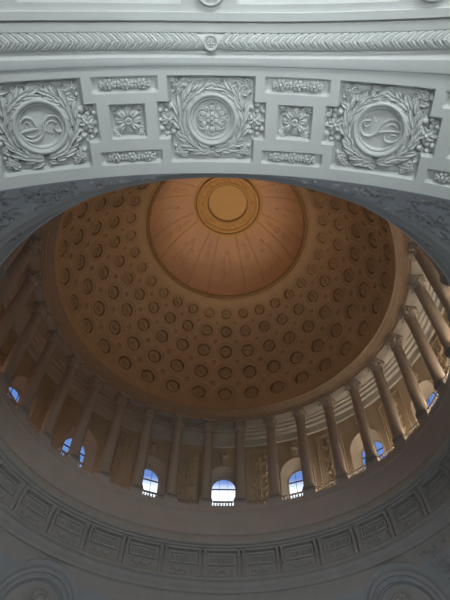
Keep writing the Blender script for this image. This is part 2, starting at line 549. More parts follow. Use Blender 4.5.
def pos_word(k):
    return 'left' if k < 0 else 'right'
wn = 0
win_proto = None
for k in range(-10, 11, 2):
    if win_proto is None:
        o0 = W(0, RG, SILL)
        root = empty('window_1', o0)
        m0 = lambda u, v, h: W(u, RG - h, v)
        fr = MB()
        n = 20
        outl = [(-iw * 1.03, SILL)] + [(-iw * 1.03 * cos(pi * i / n), ic + iw * 1.03 * sin(pi * i / n)) for i in range(n + 1)] + [(iw * 1.03, SILL)]
        inl = [(-iw * .92, SILL)] + [(-iw * .92 * cos(pi * i / n), ic + iw * .92 * sin(pi * i / n)) for i in range(n + 1)] + [(iw * .92, SILL)]
        fr.grid([[m0(u, v, -.003) for u, v in outl], [m0(u, v, .003) for u, v in outl], [m0(u, v, .003) for u, v in inl], [m0(u, v, -.003) for u, v in inl]])
        part(fr, 'window_frame', M['white'], root, o0, 30)
        gl = MB()
        gl.add([m0(u, v, 0) for u, v in inl], [tuple(range(len(inl)))])
        part(gl, 'window_glass', M['glass'], root, o0, 0)
        def barm(mb, u0, u1, v0, v1):
            box(mb, m0, u0, u1, v0, v1, -.002, .002)
            box(mb, m0, u0, u1, v0, v1, -.002, -.0021)
        mu = MB()
        for uu in (-.018, .018):
            barm(mu, uu - .0006, uu + .0006, SILL, ic + sqrt((iw * .92) ** 2 - uu * uu))
        barm(mu, -iw * .92, iw * .92, ic - .002, ic + .002)
        barm(mu, -iw * .92, iw * .92, 1.222, 1.2245)
        part(mu, 'glazing_bars', M['frame'], root, o0, 0)
        ks = MB()
        m = lambda u, v, h: W(u, RW - h, v)
        box(ks, m, -.012, .012, 1.398, 1.440, 0, .012, bevel=.003)
        bead(ks, m, 0, 1.436, .016, .020, n=10)
        tube(ks, m, arcpts(0, 1.452, .006, 0, 4.6, 14, .018), .007, .012)
        part(ks, 'scroll_keystone', M['niche'], root, o0)
        win_proto = root
    else:
        root = copy_tree(win_proto)
        root.name = 'window_1'
    wn += 1
    root.name = 'window_%d' % wn
    root.location = rotz(W(0, RG, SILL), k * BAY)
    root.rotation_euler = (0, 0, -k * BAY)
    j = abs(k) // 2
    lab = ('small arched daylight window straight below the centre of the dome, between two columns' if k == 0 else
           'small arched daylight window behind the columns, %s to the %s of the middle one' % (ORD[j], pos_word(k)))
    tag(root, lab, 'window', 'arched windows of the dome gallery', 'structure')

# scroll relief panels on the blank bays
o0 = W(0, RW, SILL)
m = lambda u, v, h: W((RW - h) * sin(u / RW), (RW - h) * cos(u / RW), v)
root = empty('scroll_relief_panel', o0)
fr = MB()
pw = .056
tube(fr, m, [(-pw, 1.16), (-pw, 1.46), (pw, 1.46), (pw, 1.16)], .007, .004, closed=True)
tube(fr, m, [(-pw + .010, 1.170), (-pw + .010, 1.450), (pw - .010, 1.450), (pw - .010, 1.170)], .004, .0025, closed=True)
part(fr, 'panel_frame', M['ochre'], root, o0)
sc = MB()
tube(sc, m, [(0, 1.18 + .26 * t / 20) for t in range(21)], .006, .008)
for q in range(4):
    z = 1.20 + q * .062
    for s in (-1, 1):
        pts = [(0, z - .01)] + [(s * (.020 + (.015 - .010 * t / 14) * cos(pi - t * .32)), z + .022 - (.015 - .010 * t / 14) * sin(pi - t * .32)) for t in range(15)]
        tube(sc, m, spline(pts, 2), .005, .008)
        leaf(sc, m, s * .006, z, pi / 2 - s * .9, .034, .014, .009)
        leaf(sc, m, s * .018, z + .035, pi / 2 - s * .3, .025, .010, .008)
    flower(sc, m, 0, z + .03, .010, .010)
part(sc, 'scrollwork', M['ochre'], root, o0)
ks = [k for k in range(-11, 12) if k % 2]
for i, k in enumerate(ks):
    o = root if i == 0 else copy_tree(root)
    o.location = rotz(o0, k * BAY); o.rotation_euler = (0, 0, -k * BAY)
    j = (abs(k) + 1) // 2
    tag(o, 'tall plaster scrollwork panel on the gallery wall, %s blank bay %s of the middle window' % (ORD[j], pos_word(k)), 'relief panel', 'scrollwork panels between the gallery windows')

# ------------------------------------------------------------------ columns
RCOL = .675
CB, CT = 1.104, 1.5335
o0 = W(0, RCOL, CB)
def lathe(mb, prof, n=24, y=RCOL):
    rows = [[W(r * sin(2 * pi * j / n), y + r * cos(2 * pi * j / n), z) for j in range(n)] for r, z in prof]
    mb.grid(rows, closed_u=True, flip=True)
croot = empty('corinthian_column', o0)
mb = MB()
pm = lambda u, v, h: W(u, RCOL - h, v)
for q in ((-.0255, .0255, CB - .016, CB + .032, -.024, .0105),):
    box(mb, pm, q[0], q[1], q[2], q[3], q[4], q[5], bevel=.0008)
box(mb, pm, -.0265, .0265, CB + .032, CB + .037, -.025, .0115, bevel=.0008)
mb.add([pm(-.0265, CB + .037, -.025), pm(.0265, CB + .037, -.025), pm(.0265, CB + .037, .0115), pm(-.0265, CB + .037, .0115)], [(0, 1, 2, 3)])
part(mb, 'pedestal', M['parapet'], croot, o0, 20)
mb = MB()
zb = CB + .037
lathe(mb, [(.001, zb), (.0265, zb), (.0275, zb + .003), (.0265, zb + .006), (.0235, zb + .0075), (.0235, zb + .0095), (.0250, zb + .0115), (.0240, zb + .0135), (.0218, zb + .0145)])
part(mb, 'base', M['column'], croot, o0)
mb = MB()
zs, ze = zb + .0145, CT - .058
lathe(mb, [(.0202 - .0032 * (max(0, t / 10 - .25) ** 1.6) , zs + (ze - zs) * t / 10) for t in range(11)] + [(.0195, ze), (.0200, ze + .0015), (.0195, ze + .003), (.0175, ze + .0035)])
part(mb, 'shaft', M['column'], croot, o0)
mb = MB()
zc = ze + .003
lathe(mb, [(.0172, zc), (.0170, zc + .022), (.0185, zc + .039), (.0225, zc + .047)])
def capleaf(mb, a, z0, H, r0, out, wd):
    rows = []
    for i in range(7):
        t = i / 6
        rr = r0 + .0015 + out * t ** 3
        z = z0 + H * (sin(min(t, .88) / .88 * pi / 2) if t < .9 else 1 - (t - .88) * 1.6)
        w = wd * (1 - .25 * t) * (1.0 + .18 * sin(t * 16)) * (1 if i < 6 else .5)
        rows.append([W((rr + e) * sin(a + q * w / rr), RCOL + (rr + e) * cos(a + q * w / rr), z) for q, e in ((-.5, -.0012), (-.25, .0004), (0, .0016), (.25, .0004), (.5, -.0012))])
    mb.grid(rows)
for q in range(8):
    capleaf(mb, q * pi / 4, zc, .021, .0172, .0150, .0135)
for q in range(8):
    capleaf(mb, q * pi / 4 + pi / 8, zc, .036, .0172, .0185, .0135)
for q in range(4):
    a = q * pi / 2 + pi / 4
    d = (sin(a), cos(a))
    # corner volute: a rolled scroll
    pts = [(.020 + .009 * t, zc + .028 + .014 * t) for t in (0, .4, .8)] + [(.0305 + (.0058 - .004 * t / 12) * cos(pi / 2 - t * .55), zc + .0385 + (.0058 - .004 * t / 12) * sin(pi / 2 - t * .55)) for t in range(13)]
    rows = []
    tx, ty = d[1], -d[0]
    for r, z in pts:
        rows.append([W(r * d[0] + w * tx, RCOL + r * d[1] + w * ty, z) for w in (-.0028, .0028)])
    mb.grid(rows)
    mm2 = lambda u, v, h: W(sin(q * pi / 2) * (.0215 + h) + u * cos(q * pi / 2), RCOL + cos(q * pi / 2) * (.0215 + h) - u * sin(q * pi / 2), v)
    flower(mb, mm2, 0, zc + .048, .0065, .005)
part(mb, 'capital', M['capital'], croot, o0, label='carved leafy capital')
mb = MB()
za = zc + .046
rows = []
for z, sc_ in ((za, .92), (za + .004, 1.0), (CT + .0005, 1.02)):
    row = []
    for q in range(4):
        a0 = q * pi / 2 + pi / 4
        for t in range(6):
            a = a0 - pi / 4 + pi / 2 * t / 6 - 0
            # concave sided square plan
            x = a - q * pi / 2
            rr = .0245 + .0115 * (abs(x - pi / 4) / (pi / 4)) ** 1.8
            ang = q * pi / 2 + x + pi / 4
            row.append(W(rr * sc_ * sin(ang), RCOL + rr * sc_ * cos(ang), z))
    rows.append(row)
mb.grid(rows, closed_u=True, flip=True)
part(mb, 'abacus', M['capital'], croot, o0, 25)
ck = list(range(-11, 11))
for i, k in enumerate(ck):
    o = croot if i == 0 else copy_tree(croot)
    a = (k + .5) * BAY
    o.location = rotz(o0, a); o.rotation_euler = (0, 0, -a)
    j = k + 1 if k >= 0 else -k
    tag(o, 'brown stone column with leafy capital under the dome, %s to the %s of the middle window' % (ORD[j], pos_word(k)), 'column', 'columns around the foot of the dome')

# balustrades between the pedestals
o0 = W(0, .674, 1.122)
broot = empty('balustrade', o0)
bm_ = lambda u, v, h: W((.674 - h) * sin(u / .674), (.674 - h) * cos(u / .674), v)
mb = MB(); box(mb, bm_, -.038, .038, 1.1400, 1.1435, -.004, .004, nu=4); mb.grid([[bm_(-.038 + .076 * i / 4, 1.140, h) for i in range(5)] for h in (-.004, .004)]); mb.grid([[bm_(-.038 + .076 * i / 4, 1.1435, h) for i in range(5)] for h in (-.004, .004)])
part(mb, 'rail', M['column'], broot, o0, 20)
for q in range(7):
    u = -.033 + .011 * q
    mb = MB()
    rows = []
    for r, z in ((.0026, 1.098), (.0026, 1.102), (.0016, 1.105), (.0030, 1.113), (.0026, 1.119), (.0014, 1.128), (.0018, 1.133), (.0026, 1.1355), (.0026, 1.139)):
        rows.append([bm_(u + r * cos(2 * pi * t / 8), 1.122 + (z - 1.098) * .44, r * sin(2 * pi * t / 8)) for t in range(8)])
    mb.grid(rows, closed_u=True)
    part(mb, 'baluster', M['column'], broot, o0)
for i, k in enumerate(range(-10, 11)):
    o = broot if i == 0 else copy_tree(broot)
    o.location = rotz(o0, k * BAY); o.rotation_euler = (0, 0, -k * BAY)
    lab = ('low pale balustrade in front of the middle arched window' if k == 0 else
           'low pale balustrade between two columns, %s bay to the %s of the middle window' % (ORD[abs(k)], pos_word(k)))
    tag(o, lab, 'balustrade', 'balustrades between the dome columns')

# ------------------------------------------------------------------ frieze: panels and paired consoles
RF = .693
fm = lambda u, v, h: W((RF - h) * sin(u / RF), (RF - h) * cos(u / RF), v)
o0 = W(0, RF, .868)
froot = empty('frieze_panel', o0)
mb = MB()
hw = .0475
box(mb, fm, -hw, hw, .905, .9125, 0, .009, nu=6, bevel=.001)
box(mb, fm, -hw, -hw + .005, .9125, .946, 0, .007)
box(mb, fm, hw - .005, hw, .9125, .946, 0, .007)
box(mb, fm, -hw, hw, .941, .946, 0, .007, nu=6)
part(mb, 'niche_frame', M['ring'], froot, o0, 20)
mb = MB()
for q in range(9):
    u = -.036 + .009 * q
    tube(mb, fm, [(u, .9125), (u, .922), (u, .932)], .0056, .0080)
    bead(mb, fm, u, .932, .0028, .0080, n=8)
part(mb, 'fluted_band', M['ring'], froot, o0)
mb = MB()
tube(mb, fm, [(-hw + .004, .873), (-hw + .004, .900), (-.02, .900), (.02, .900), (hw - .004, .900), (hw - .004, .873), (.02, .873), (-.02, .873)], .004, .0035, closed=True)
part(mb, 'border', M['ring'], froot, o0)
mb = MB()
flower(mb, fm, 0, .8865, .0085, .006, 8)
for s in (-1, 1):
    tube(mb, fm, spline([(s * .009, .884), (s * .016, .879), (s * .024, .886), (s * .030, .893), (s * .036, .889), (s * .034, .883)], 4), .0034, .0045)
    for q in range(3):
        leaf(mb, fm, s * (.012 + .008 * q), .886, pi / 2 - s * (.9 if q % 2 else 2.2), .012, .006, .005)
part(mb, 'scroll_ornament', M['ring'], froot, o0)
fks = [k for k in range(-7, 8)] + [-15, -14, -13, -12, -11, 11, 12, 13, 14, 15]
for i, k in enumerate(fks):
    o = froot if i == 0 else copy_tree(froot)
    o.location = rotz(o0, k * BAY); o.rotation_euler = (0, 0, -k * BAY)
    if k == 0: lab = 'grey fluted frieze panel directly below the middle arched window'
    elif abs(k) < 9: lab = 'grey fluted frieze panel below the parapet wall, %s to the %s of the middle one' % (ORD[abs(k)], pos_word(k))
    else: lab = 'frieze panel edge-on above the near arch, %s from its crown on the %s' % (ORD[16 - abs(k)], pos_word(k))
    tag(o, lab, 'relief panel', 'fluted panels of the lower frieze')
def console(u0):
    mb = MB()
    prof = [(.952, .027), (.946, .028), (.938, .026), (.931, .020), (.921, .015), (.910, .013), (.898, .0125), (.886, .013), (.878, .0115), (.871, .008), (.868, .005)]
    w = .0052
    rows = [[fm(u0 + q, z, h * e) for q, e in ((-w, 0), (-w, .86), (-w * .7, 1), (-w * .45, 1), (-w * .3, .85), (w * .3, .85), (w * .45, 1), (w * .7, 1), (w, .86), (w, 0))] for z, h in prof]
    mb.grid(rows)
    return mb
def leafy(u0):
    mb = MB()
    f2 = lambda u, v, h: fm(u, v, h + .023)
    bead(mb, f2, u0, .940, .0042, .006)
    f3 = lambda u, v, h: fm(u, v, h + .011)
    leaf(mb, f3, u0, .938, -pi / 2, .044, .008, .006)
    return mb
croots = []
for s in (-1, 1):
    o0c = fm(s * .0085, .868, 0)
    r_ = empty('console_bracket', o0c)
    part(console(s * .0085), 'scroll_body', M['ring'], r_, o0c)
    part(leafy(s * .0085), 'leaf', M['ring'], r_, o0c)
    croots.append((r_, o0c, s))
for r_, o0c, s in croots:
    first = True
    for k in list(range(-8, 8)) + [-16, -15, -14, -13, -12, 11, 12, 13, 14, 15]:
        o = r_ if first else copy_tree(r_)
        first = False
        a = (k + .5) * BAY
        o.location = rotz(o0c, a); o.rotation_euler = (0, 0, -a)
        side = 'left' if s < 0 else 'right'
        if -9 < k < 9:
            j = k + 1 if k >= 0 else -k
            lab = '%s console bracket of the pair under the %s column %s of the middle window' % (side, ORD[j], pos_word(k))
        else:
            j = 16 - k if k > 0 else k + 17
            lab = '%s bracket of the %s console pair %s of the near arch crown, seen edge-on' % (side, ORD[j], 'right' if k > 0 else 'left')
        tag(o, lab, 'bracket', 'console brackets of the lower frieze')

# ------------------------------------------------------------------ pendentives
AR, AH, AA = .62, .155, .72     # arch radius, springing height, plan distance from the axis
SR2 = AA * AA + AR * AR
def pz(z): return sqrt(SR2 - (z - AH) ** 2)
pen_medal = {}
for nm, az0, lab in (('wall_pendentive_far_left', -45, 'curved grey corner pendentive at the lower left, below the frieze'),
                     ('wall_pendentive_far_right', 45, 'curved grey corner pendentive at the lower right, below the frieze'),
                     ('wall_pendentive_near_left', -135, 'shadowed carved pendentive between the near arch and the ring, at the left'),
                     ('wall_pendentive_near_right', 135, 'shadowed carved pendentive between the near arch and the ring, at the right')):
    mb = MB()
    rows = []
    NZ = 60
    for i in range(NZ + 1):
        z = AH + (AH + AR - AH) * sin(i / NZ * pi / 2)
        z = min(z, AH + AR - 1e-6)
        x = sqrt(max(AR * AR - (z - AH) ** 2, 0))
        r = pz(z)
        b = pi / 4 - atan2(x, AA)
        rows.append([W(r * sin(radians(az0) - b + 2 * b * j / 40), r * cos(radians(az0) - b + 2 * b * j / 40), z) for j in range(41)])
    mb.grid(rows, flip=True)
    # pier below the springing
    x = AR
    b = pi / 4 - atan2(x, AA); r = pz(AH)
    mb.grid([[W(r * sin(radians(az0) - b + 2 * b * j / 6), r * cos(radians(az0) - b + 2 * b * j / 6), z) for j in range(7)] for z in (-ZC / S, AH)], flip=True)
    o = mb.build(nm, M['pend'], smooth=50)
    tag(o, lab, 'pendentive', kind='structure')
    pen_medal[az0] = o

def pmap(az0, zc):
    th0 = asin((zc - AH) / sqrt(SR2)); R = sqrt(SR2)
    def m(u, v, h):      # u along azimuth, v upwards along the meridian
        th = th0 + v / R
        a = az0 + u / (R * cos(th0))
        r = (R - h)
        thc = asin(AR / R)
        if th > thc:
            z = AH + AR + (th - thc) * R
            return W((AA - h) * sin(a), (AA - h) * cos(a), z)
        return W(r * cos(th) * sin(a), r * cos(th) * cos(a), AH + r * sin(th))
    return m
def flatmap(az0, zc, lift):
    th = asin((zc - AH) / sqrt(SR2)); R = sqrt(SR2)
    c = Vector((R * cos(th) * sin(az0), R * cos(th) * cos(az0), zc))
    eu = Vector((cos(az0), -sin(az0), 0))
    ev = Vector((-sin(th) * sin(az0), -sin(th) * cos(az0), cos(th)))
    en = -Vector((cos(th) * sin(az0), cos(th) * cos(az0), sin(th)))
    def m(u, v, h):
        p = c + eu * u + ev * v + en * (h + lift)
        return W(p.x, p.y, p.z)
    return m
for az0, side in ((-45, 'left'), (45, 'right')):
    m = flatmap(radians(az0), .690, .0085)
    o0 = m(0, 0, 0)
    root = empty('pendentive_medallion', o0)
    tag(root, 'large round bust medallion on the far %s pendentive, cut by the bottom edge' % side, 'medallion', 'round bust medallions on the far pendentives')
    mb = MB()
    ring(mb, m, 0, 0, [(.1465, -.014), (.1455, .003), (.131, .003), (.1295, .000), (.1265, .000), (.1255, .011), (.121, .014), (.115, .013), (.111, .006), (.107, .006), (.104, .011), (.099, .011), (.096, .004), (.092, .003), (.090, -.003), (.084, -.005)], 72)
    part(mb, 'round_frame', M['pend'], root, o0, 25)
    mb = MB()
    ring(mb, m, 0, 0, [(.084, -.005), (.05, .001), (.001, .004)], 48)
    part(mb, 'backing_disc', M['ring'], root, o0)
    mb = MB()    # bust: head, hair, neck and shoulders in high relief
    mB = lambda u, v, h: m(u * 1.1, v * 1.1 + .010, h)
    def blob(mb, u, v, ru, rv, h, n=16, k=6, h0=.004):
        rows = []
        for i in range(k + 1):
            t = i / k * pi / 2
            c = cos(t) if i < k else .02
            rows.append([mB(u + ru * c * cos(2 * pi * j / n), v + rv * c * sin(2 * pi * j / n), h0 + h * sin(t)) for j in range(n)])
        mb.grid(rows, closed_u=True)
    blob(mb, 0, .026, .020, .026, .030)
    blob(mb, 0, -.008, .012, .020, .018)
    blob(mb, 0, -.046, .050, .028, .020)
    tube(mb, mB, [(0, .030, 0), (0, .022, .002), (0, .016, .004)], .006, .036)
    for s in (-1, 1):
        blob(mb, s * .019, .022, .004, .008, .012)
        blob(mb, s * .008, .028, .0035, .002, .030)
    blob(mb, 0, .009, .006, .0018, .029)
    part(mb, 'bust', M['ring'], root, o0)
    mb = MB()
    for q in range(9):
        a = pi * (.02 + .96 * q / 8)
        m4 = lambda u, v, h: mB(u, v, h + .010)
        bead(mb, m4, .018 * cos(a), .030 + .020 * sin(a), .0075, .020, n=8)
    part(mb, 'hair', M['ring'], root, o0)

# leaf scroll relief on the pendentives, in the corners beside the medallions and on the near spandrels
def spandrel_relief(az0, medal, hh=.008):
    """foliage filling the wedge of pendentive beside an arch crown; medal = medallion azimuth to keep clear of"""
    zc = .735
    m = pmap(radians(az0), zc)
    o0 = (0, 0, 0)
    root = pen_medal[medal]
    pm_ = pmap(radians(medal), .690)
    mc = pm_(0, 0, 0)
    def room(u, v):
        x, y, z = m(u, v, 0)
        x, y, z = x / S, y / S, (z - ZC) / S
        d = min(AA - abs(x), AA - abs(y)) * 1.0
        d = min(d, (.810 - z) * 1.0)
        dm = sqrt((x - mc[0] / S) ** 2 + (y - mc[1] / S) ** 2 + (z - (mc[2] - ZC) / S) ** 2) - .165
        return min(d, dm)
    rnd = random.Random(int(az0 * 3) + 5)
    spots = []
    for t in range(6000):
        u, v = rnd.uniform(-.32, .32), rnd.uniform(-.22, .11)
        q = room(u, v)
        if q < .007: continue
        r = min(q * .95, .026)
        if all((u - a) ** 2 + (v - b) ** 2 > ((r + c) * .86) ** 2 for a, b, c in spots):
            spots.append((u, v, r))
    spots = spots[:90]
    for i, (u, v, r) in enumerate(spots):
        lf = MB()
        s = 1 if i % 2 else -1
        a0 = rnd.uniform(0, 6.28)
        if r > .013:
            tube(lf, m, arcpts(u, v, r * .72, a0, a0 + s * 5.0, 14, r * .22), r * .22, hh)
            for t in range(6):
                a = t * 1.05 + a0
                leaf(lf, m, u + r * .5 * cos(a), v + r * .5 * sin(a), a + .7 * s, r * .75, r * .46, hh)
            flower(lf, m, u, v, r * .34, hh * 1.2, 5)
            part(lf, 'leaf_scroll', M['pend'], root, o0)
        else:
            leaf(lf, m, u - r * .8 * cos(a0), v - r * .8 * sin(a0), a0, r * 1.7, r * .9, hh)
            part(lf, 'leaf', M['pend'], root, o0)
spandrel_relief(-152, -135, .005)
spandrel_relief(152, 135, .005)
spandrel_relief(66, 45)

# ------------------------------------------------------------------ arches (near one carries the reliefs seen overhead)
CY = -.99977                       # y of the camera in layout units
PITCH = radians(22.36)
TH0 = radians(-.9)
BPITCH = radians(25.5)
DCN = .2005                         # centre line of the panels ahead of the camera
BV, DEP = .0042, .0125
def rect_in(s, v, r):
    return min(s - r[0], r[1] - s, v - r[2], r[3] - v)
PANELS = []                        # unions of rectangles in (s,d)
for k in range(-3, 4):
    c = TH0 * AR + k * PITCH * AR
    PANELS.append([(c - .0625, c + .0625, DCN - .061, DCN + .062), (c - .079, c + .079, DCN - .027, DCN + .027)])
    c2 = c + PITCH * AR / 2
    PANELS.append([(c2 - .0255, c2 + .0255, DCN - .0245, DCN + .0245)])
    PANELS.append([(c2 - .046, c2 + .046, DCN - .061, DCN - .0385, .007)])
    PANELS.append([(c2 - .046, c2 + .046, DCN + .0415, DCN + .062, .007)])
    PANELS.append([(TH0 * AR + k * BPITCH * AR + .034, TH0 * AR + (k + 1) * BPITCH * AR - .034, -.020, .0545)])
STRIP = [(.2805, 0), (.130, 0), (.128, 0), (.1265, .0035), (.1235, .0045), (.117, .0045), (.1145, .002), (.1135, -.002), (.1115, -.0035), (.1105, -.0035),
         (.0885, -.0035), (.0872, -.0035), (.0868, .0005), (.0760, .0005), (.0756, -.003), (.0738, -.003), (.0734, .0035), (.0640, .0035), (.0632, .0005), (.0600, .0), (-.03, 0), (-.16, 0)]
STRIP = STRIP[::-1]
def hprof(d):
    for (a, ha), (b, hb) in zip(STRIP, STRIP[1:]):
        if a <= d <= b:
            return ha + (hb - ha) * (d - a) / (b - a)
    return 0
def depth(s, d):
    best = 0
    for P in PANELS:
        if len(P) == 1:
            q = rect_in(s, d, P[0])
        else:
            a, b = P
            qa, qb = rect_in(s, d, a), rect_in(s, d, b)
            q = max(qa, qb)
            # inside the overlap of body and ears the distance runs to the re-entrant corners
            if qa > 0 and qb > 0:
                ds = abs(s - (a[0] + a[1]) / 2); dd = abs(d - (b[2] + b[3]) / 2)
                q = max(qa, qb, min((a[1] - a[0]) / 2 + 9 - ds, 9))
        if q > 0: best = max(best, min(q / BV, 1) * (P[0][4] if len(P[0]) > 4 else DEP))
    return best
smax = radians(62) * AR
sl = {-smax, smax}
dl = set(d for d, h in STRIP)
for P in PANELS:
    for r in P:
        for x in r[:2]:
            for e in (-BV, 0, BV):
                if abs(x + e) < smax: sl.add(round(x + e, 6))
        for x in r[2:4]:
            for e in (-BV, 0, BV): dl.add(round(x + e, 6))
sl = sorted(sl)
full = [sl[0]]
for x in sl[1:]:
    n = max(1, int((x - full[-1]) / .02))
    a = full[-1]
    for i in range(1, n + 1): full.append(a + (x - a) * i / n)
sl = full
dl = sorted(d for d in dl if -.16 <= d <= .2805)
dd_ = [dl[0]]
for x in dl[1:]:
    if x - dd_[-1] > 2e-4: dd_.append(x)
dl = dd_
EDGE = -AA - CY                     # d of the arch face
dl = [d for d in dl if d < EDGE - 1e-4] + [EDGE]
def bow(s):
    """the mouldings behind the panels run slightly bowed in plan"""
    s = max(-.45, min(.45, s))
    return .0125 * (s / .27) ** 2 if s > 0 else .0035 * (s / .30) ** 2
def am(s, d, h):
    th = s / AR
    d = d - bow(s) * max(0, min(1, (.136 - d) / .024))
    return W((AR - h) * sin(th), CY + d, AH + (AR - h) * cos(th))
ns = MB()
ns.grid([[am(s, d, hprof(d) - depth(s, d)) for s in sl] for d in dl])
# haunches down to the springing, and the piers
for sg in (-1, 1):
    ns.grid([[am(sg * (smax + (pi / 2 * AR - smax) * i / 8), d, 0) for i in range(9)] for d in (-.16, EDGE)], flip=sg < 0)
    ns.grid([[W(sg * AR, CY + d, z) for d in (-.16, EDGE)] for z in (-ZC / S, AH)], flip=sg < 0)
near = ns.build('trim_near_arch', M['arch'], smooth=18)
tag(near, 'wide pale grey coffered arch soffit crossing overhead at the top', 'arch', kind='structure')
for nm, rz, lab in (('trim_far_arch', 0, 'far arch facing the camera below the frame'), ('trim_left_arch', pi / 2, 'left arch of the rotunda'), ('trim_right_arch', -pi / 2, 'right arch of the rotunda')):
    mb = MB()
    mb.grid([[rotz(W(AR * sin(t), y, AH + AR * cos(t)), -rz) for t in [-pi / 2 + pi * i / 48 for i in range(49)]] for y in (AA, AA + .44)])
    for sg in (-1, 1):
        mb.grid([[rotz(W(sg * AR, y, z), -rz) for y in (AA, AA + .44)] for z in (-ZC / S, AH)])
    o = mb.build(nm, M['arch'], smooth=50)
    tag(o, lab, 'arch', kind='structure')

# reliefs on the near soffit
def smap(depth_=DEP):
    def m(u, v, h):
        th = u / AR
        r = AR + depth_ - h
        return (r * sin(th) * S, v * S, (r * cos(th) - AR) * S)
    return m
def place(o, th, d):
    o.location = W(AR * sin(th), CY + d, AH + AR * cos(th))
    o.rotation_euler = (0, th, 0)
m = smap()
mbar = smap(.007)
def medallion_frame():
    mb = MB()
    ring(mb, m, 0, 0, [(.0388, 0), (.0385, .007), (.0372, .0105), (.0350, .0118), (.0330, .0110), (.0318, .0080), (.0312, .0055), (.0300, .0055), (.0293, .0070), (.0283, .0066), (.0276, .0030), (.0268, .0012)], 64)
    return mb
def medallion_disc():
    mb = MB()
    ring(mb, m, 0, 0, [(.0268, .0012), (.015, .0026), (.0003, .0032)], 48)
    return mb
def wreath(seed):
    rnd = random.Random(seed)
    mb = MB()
    # branches sweeping round the medallion from the bottom to the top
    for sg in (-1, 1):
        for q in range(15):
            a = pi / 2 - sg * (q + .4) * pi / 15.5       # v down: start at the bottom
            for rr, tw, L in ((.0415, .42, .0195), (.0485, -.38, .0195), (.0450, .05, .0200)):
                r2 = rr + rnd.uniform(-.0012, .0012)
                d = a - sg * (pi / 2 + tw) + rnd.uniform(-.22, .22)
                L2 = L * rnd.uniform(.85, 1.1)
                u, v = r2 * cos(a), r2 * sin(a)
                tu, tv = u + L2 * cos(d), v + L2 * sin(d)
                if abs(tu) > .0585 or abs(tv) > .0565:
                    L2 *= .55
                leaf(mb, m, u, v, d, L2, rnd.uniform(.0095, .0115), .0100, h0=rnd.uniform(.0005, .003), curl=rnd.uniform(-.12, .12))
            if q % 2:
                bead(mb, m, .0525 * cos(a), .0525 * sin(a) if abs(.0525 * sin(a)) < .054 else .054 * (1 if sin(a) > 0 else -1), .0026, .005)
        for q in range(26):
            u = sg * rnd.uniform(.006, .056); v = rnd.uniform(-.054, .054)
            rr = sqrt(u * u + v * v)
            if rr < .049 or abs(v) < .020: continue
            d = atan2(v, u) + sg * rnd.uniform(-1.5, 1.5)
            L2 = .016
            if abs(u + L2 * cos(d)) > .059 or abs(v + L2 * sin(d)) > .0575: d += pi
            leaf(mb, m, u, v, d, L2 * .9, .0105, .0085, h0=.001, curl=rnd.uniform(-.2, .2))
        tube(mb, m, arcpts(0, 0, .044, pi / 2, pi / 2 - sg * pi * .96, 40), .0034, .0042)
    return mb
def fruit_cluster(seed, sg):
    rnd = random.Random(seed)
    mb = MB()
    cu = sg * .0625
    flower(mb, m, cu, 0, .0115, .0105, 5, rnd.random())
    for (u, v, r) in ((.012, -.013, .0048), (.011, .013, .0048), (-.005, -.018, .0050), (-.006, .0175, .0050), (.0125, .001, .0040), (.003, -.0205, .0040), (.004, .0205, .0040), (-.009, -.009, .0045), (-.009, .010, .0045), (.003, -.012, .004), (.003, .012, .004)):
        bead(mb, m, cu + sg * u, v, r, r * 1.9, n=9, k=4)
    for t in range(5):
        a = (0 if sg > 0 else pi) + (-1.2 + .6 * t)
        leaf(mb, m, cu, 0, a, .0165, .008, .006)
    return mb
def corner_spray(seed, su, sv):
    rnd = random.Random(seed)
    mb = MB()
    u, v = su * .0490, sv * .0475
    a0 = atan2(-sv, -su)
    for t in range(5):
        a = a0 + (-1.5 + .75 * t)
        L2 = .018 * rnd.uniform(.8, 1.1)
        if abs(u + L2 * cos(a)) > .058: L2 *= .5
        leaf(mb, m, u, v, a, L2, .0088, .0085)
    leaf(mb, m, u - su * .004, v, atan2(sv, su * .6), .0105, .007, .007)
    flower(mb, m, u, v, .0072, .0105, 6, rnd.random())
    bead(mb, m, u + su * .0055, v - sv * .009, .0034, .0075)
    bead(mb, m, u - su * .010, v + sv * .0055, .0034, .0075)
    return mb
PX = .00146
def emblem_left():
    mb = MB()
    f = lambda pts: spline([((x - 210) / 7.03 * PX, (y - 250) / 7.03 * PX) for x, y in pts], 5)
    mm = lambda u, v, h: m(u, v, h + .0022)
    tube(mb, mm, f([(192, 264), (130, 272), (78, 284), (95, 322), (150, 345), (203, 325), (225, 280), (232, 232), (270, 192), (318, 195), (347, 238), (346, 285), (318, 296), (296, 276), (303, 258)]), .0040, .0040)
    tube(mb, mm, f([(82, 262), (90, 215), (126, 188), (165, 205), (182, 250)]), .0036, .0038)
    tube(mb, mm, f([(112, 246), (122, 218), (144, 226), (146, 246)]), .0022, .0028)
    tube(mb, mm, f([(250, 262), (258, 236), (290, 222), (318, 240)]), .0022, .0030)
    tube(mb, mm, f([(110, 305), (150, 318), (190, 300)]), .0020, .0028)
    leaf(mb, mm, (225 - 210) / 7.03 * PX, (270 - 250) / 7.03 * PX, .5, .016, .005, .003)
    return mb
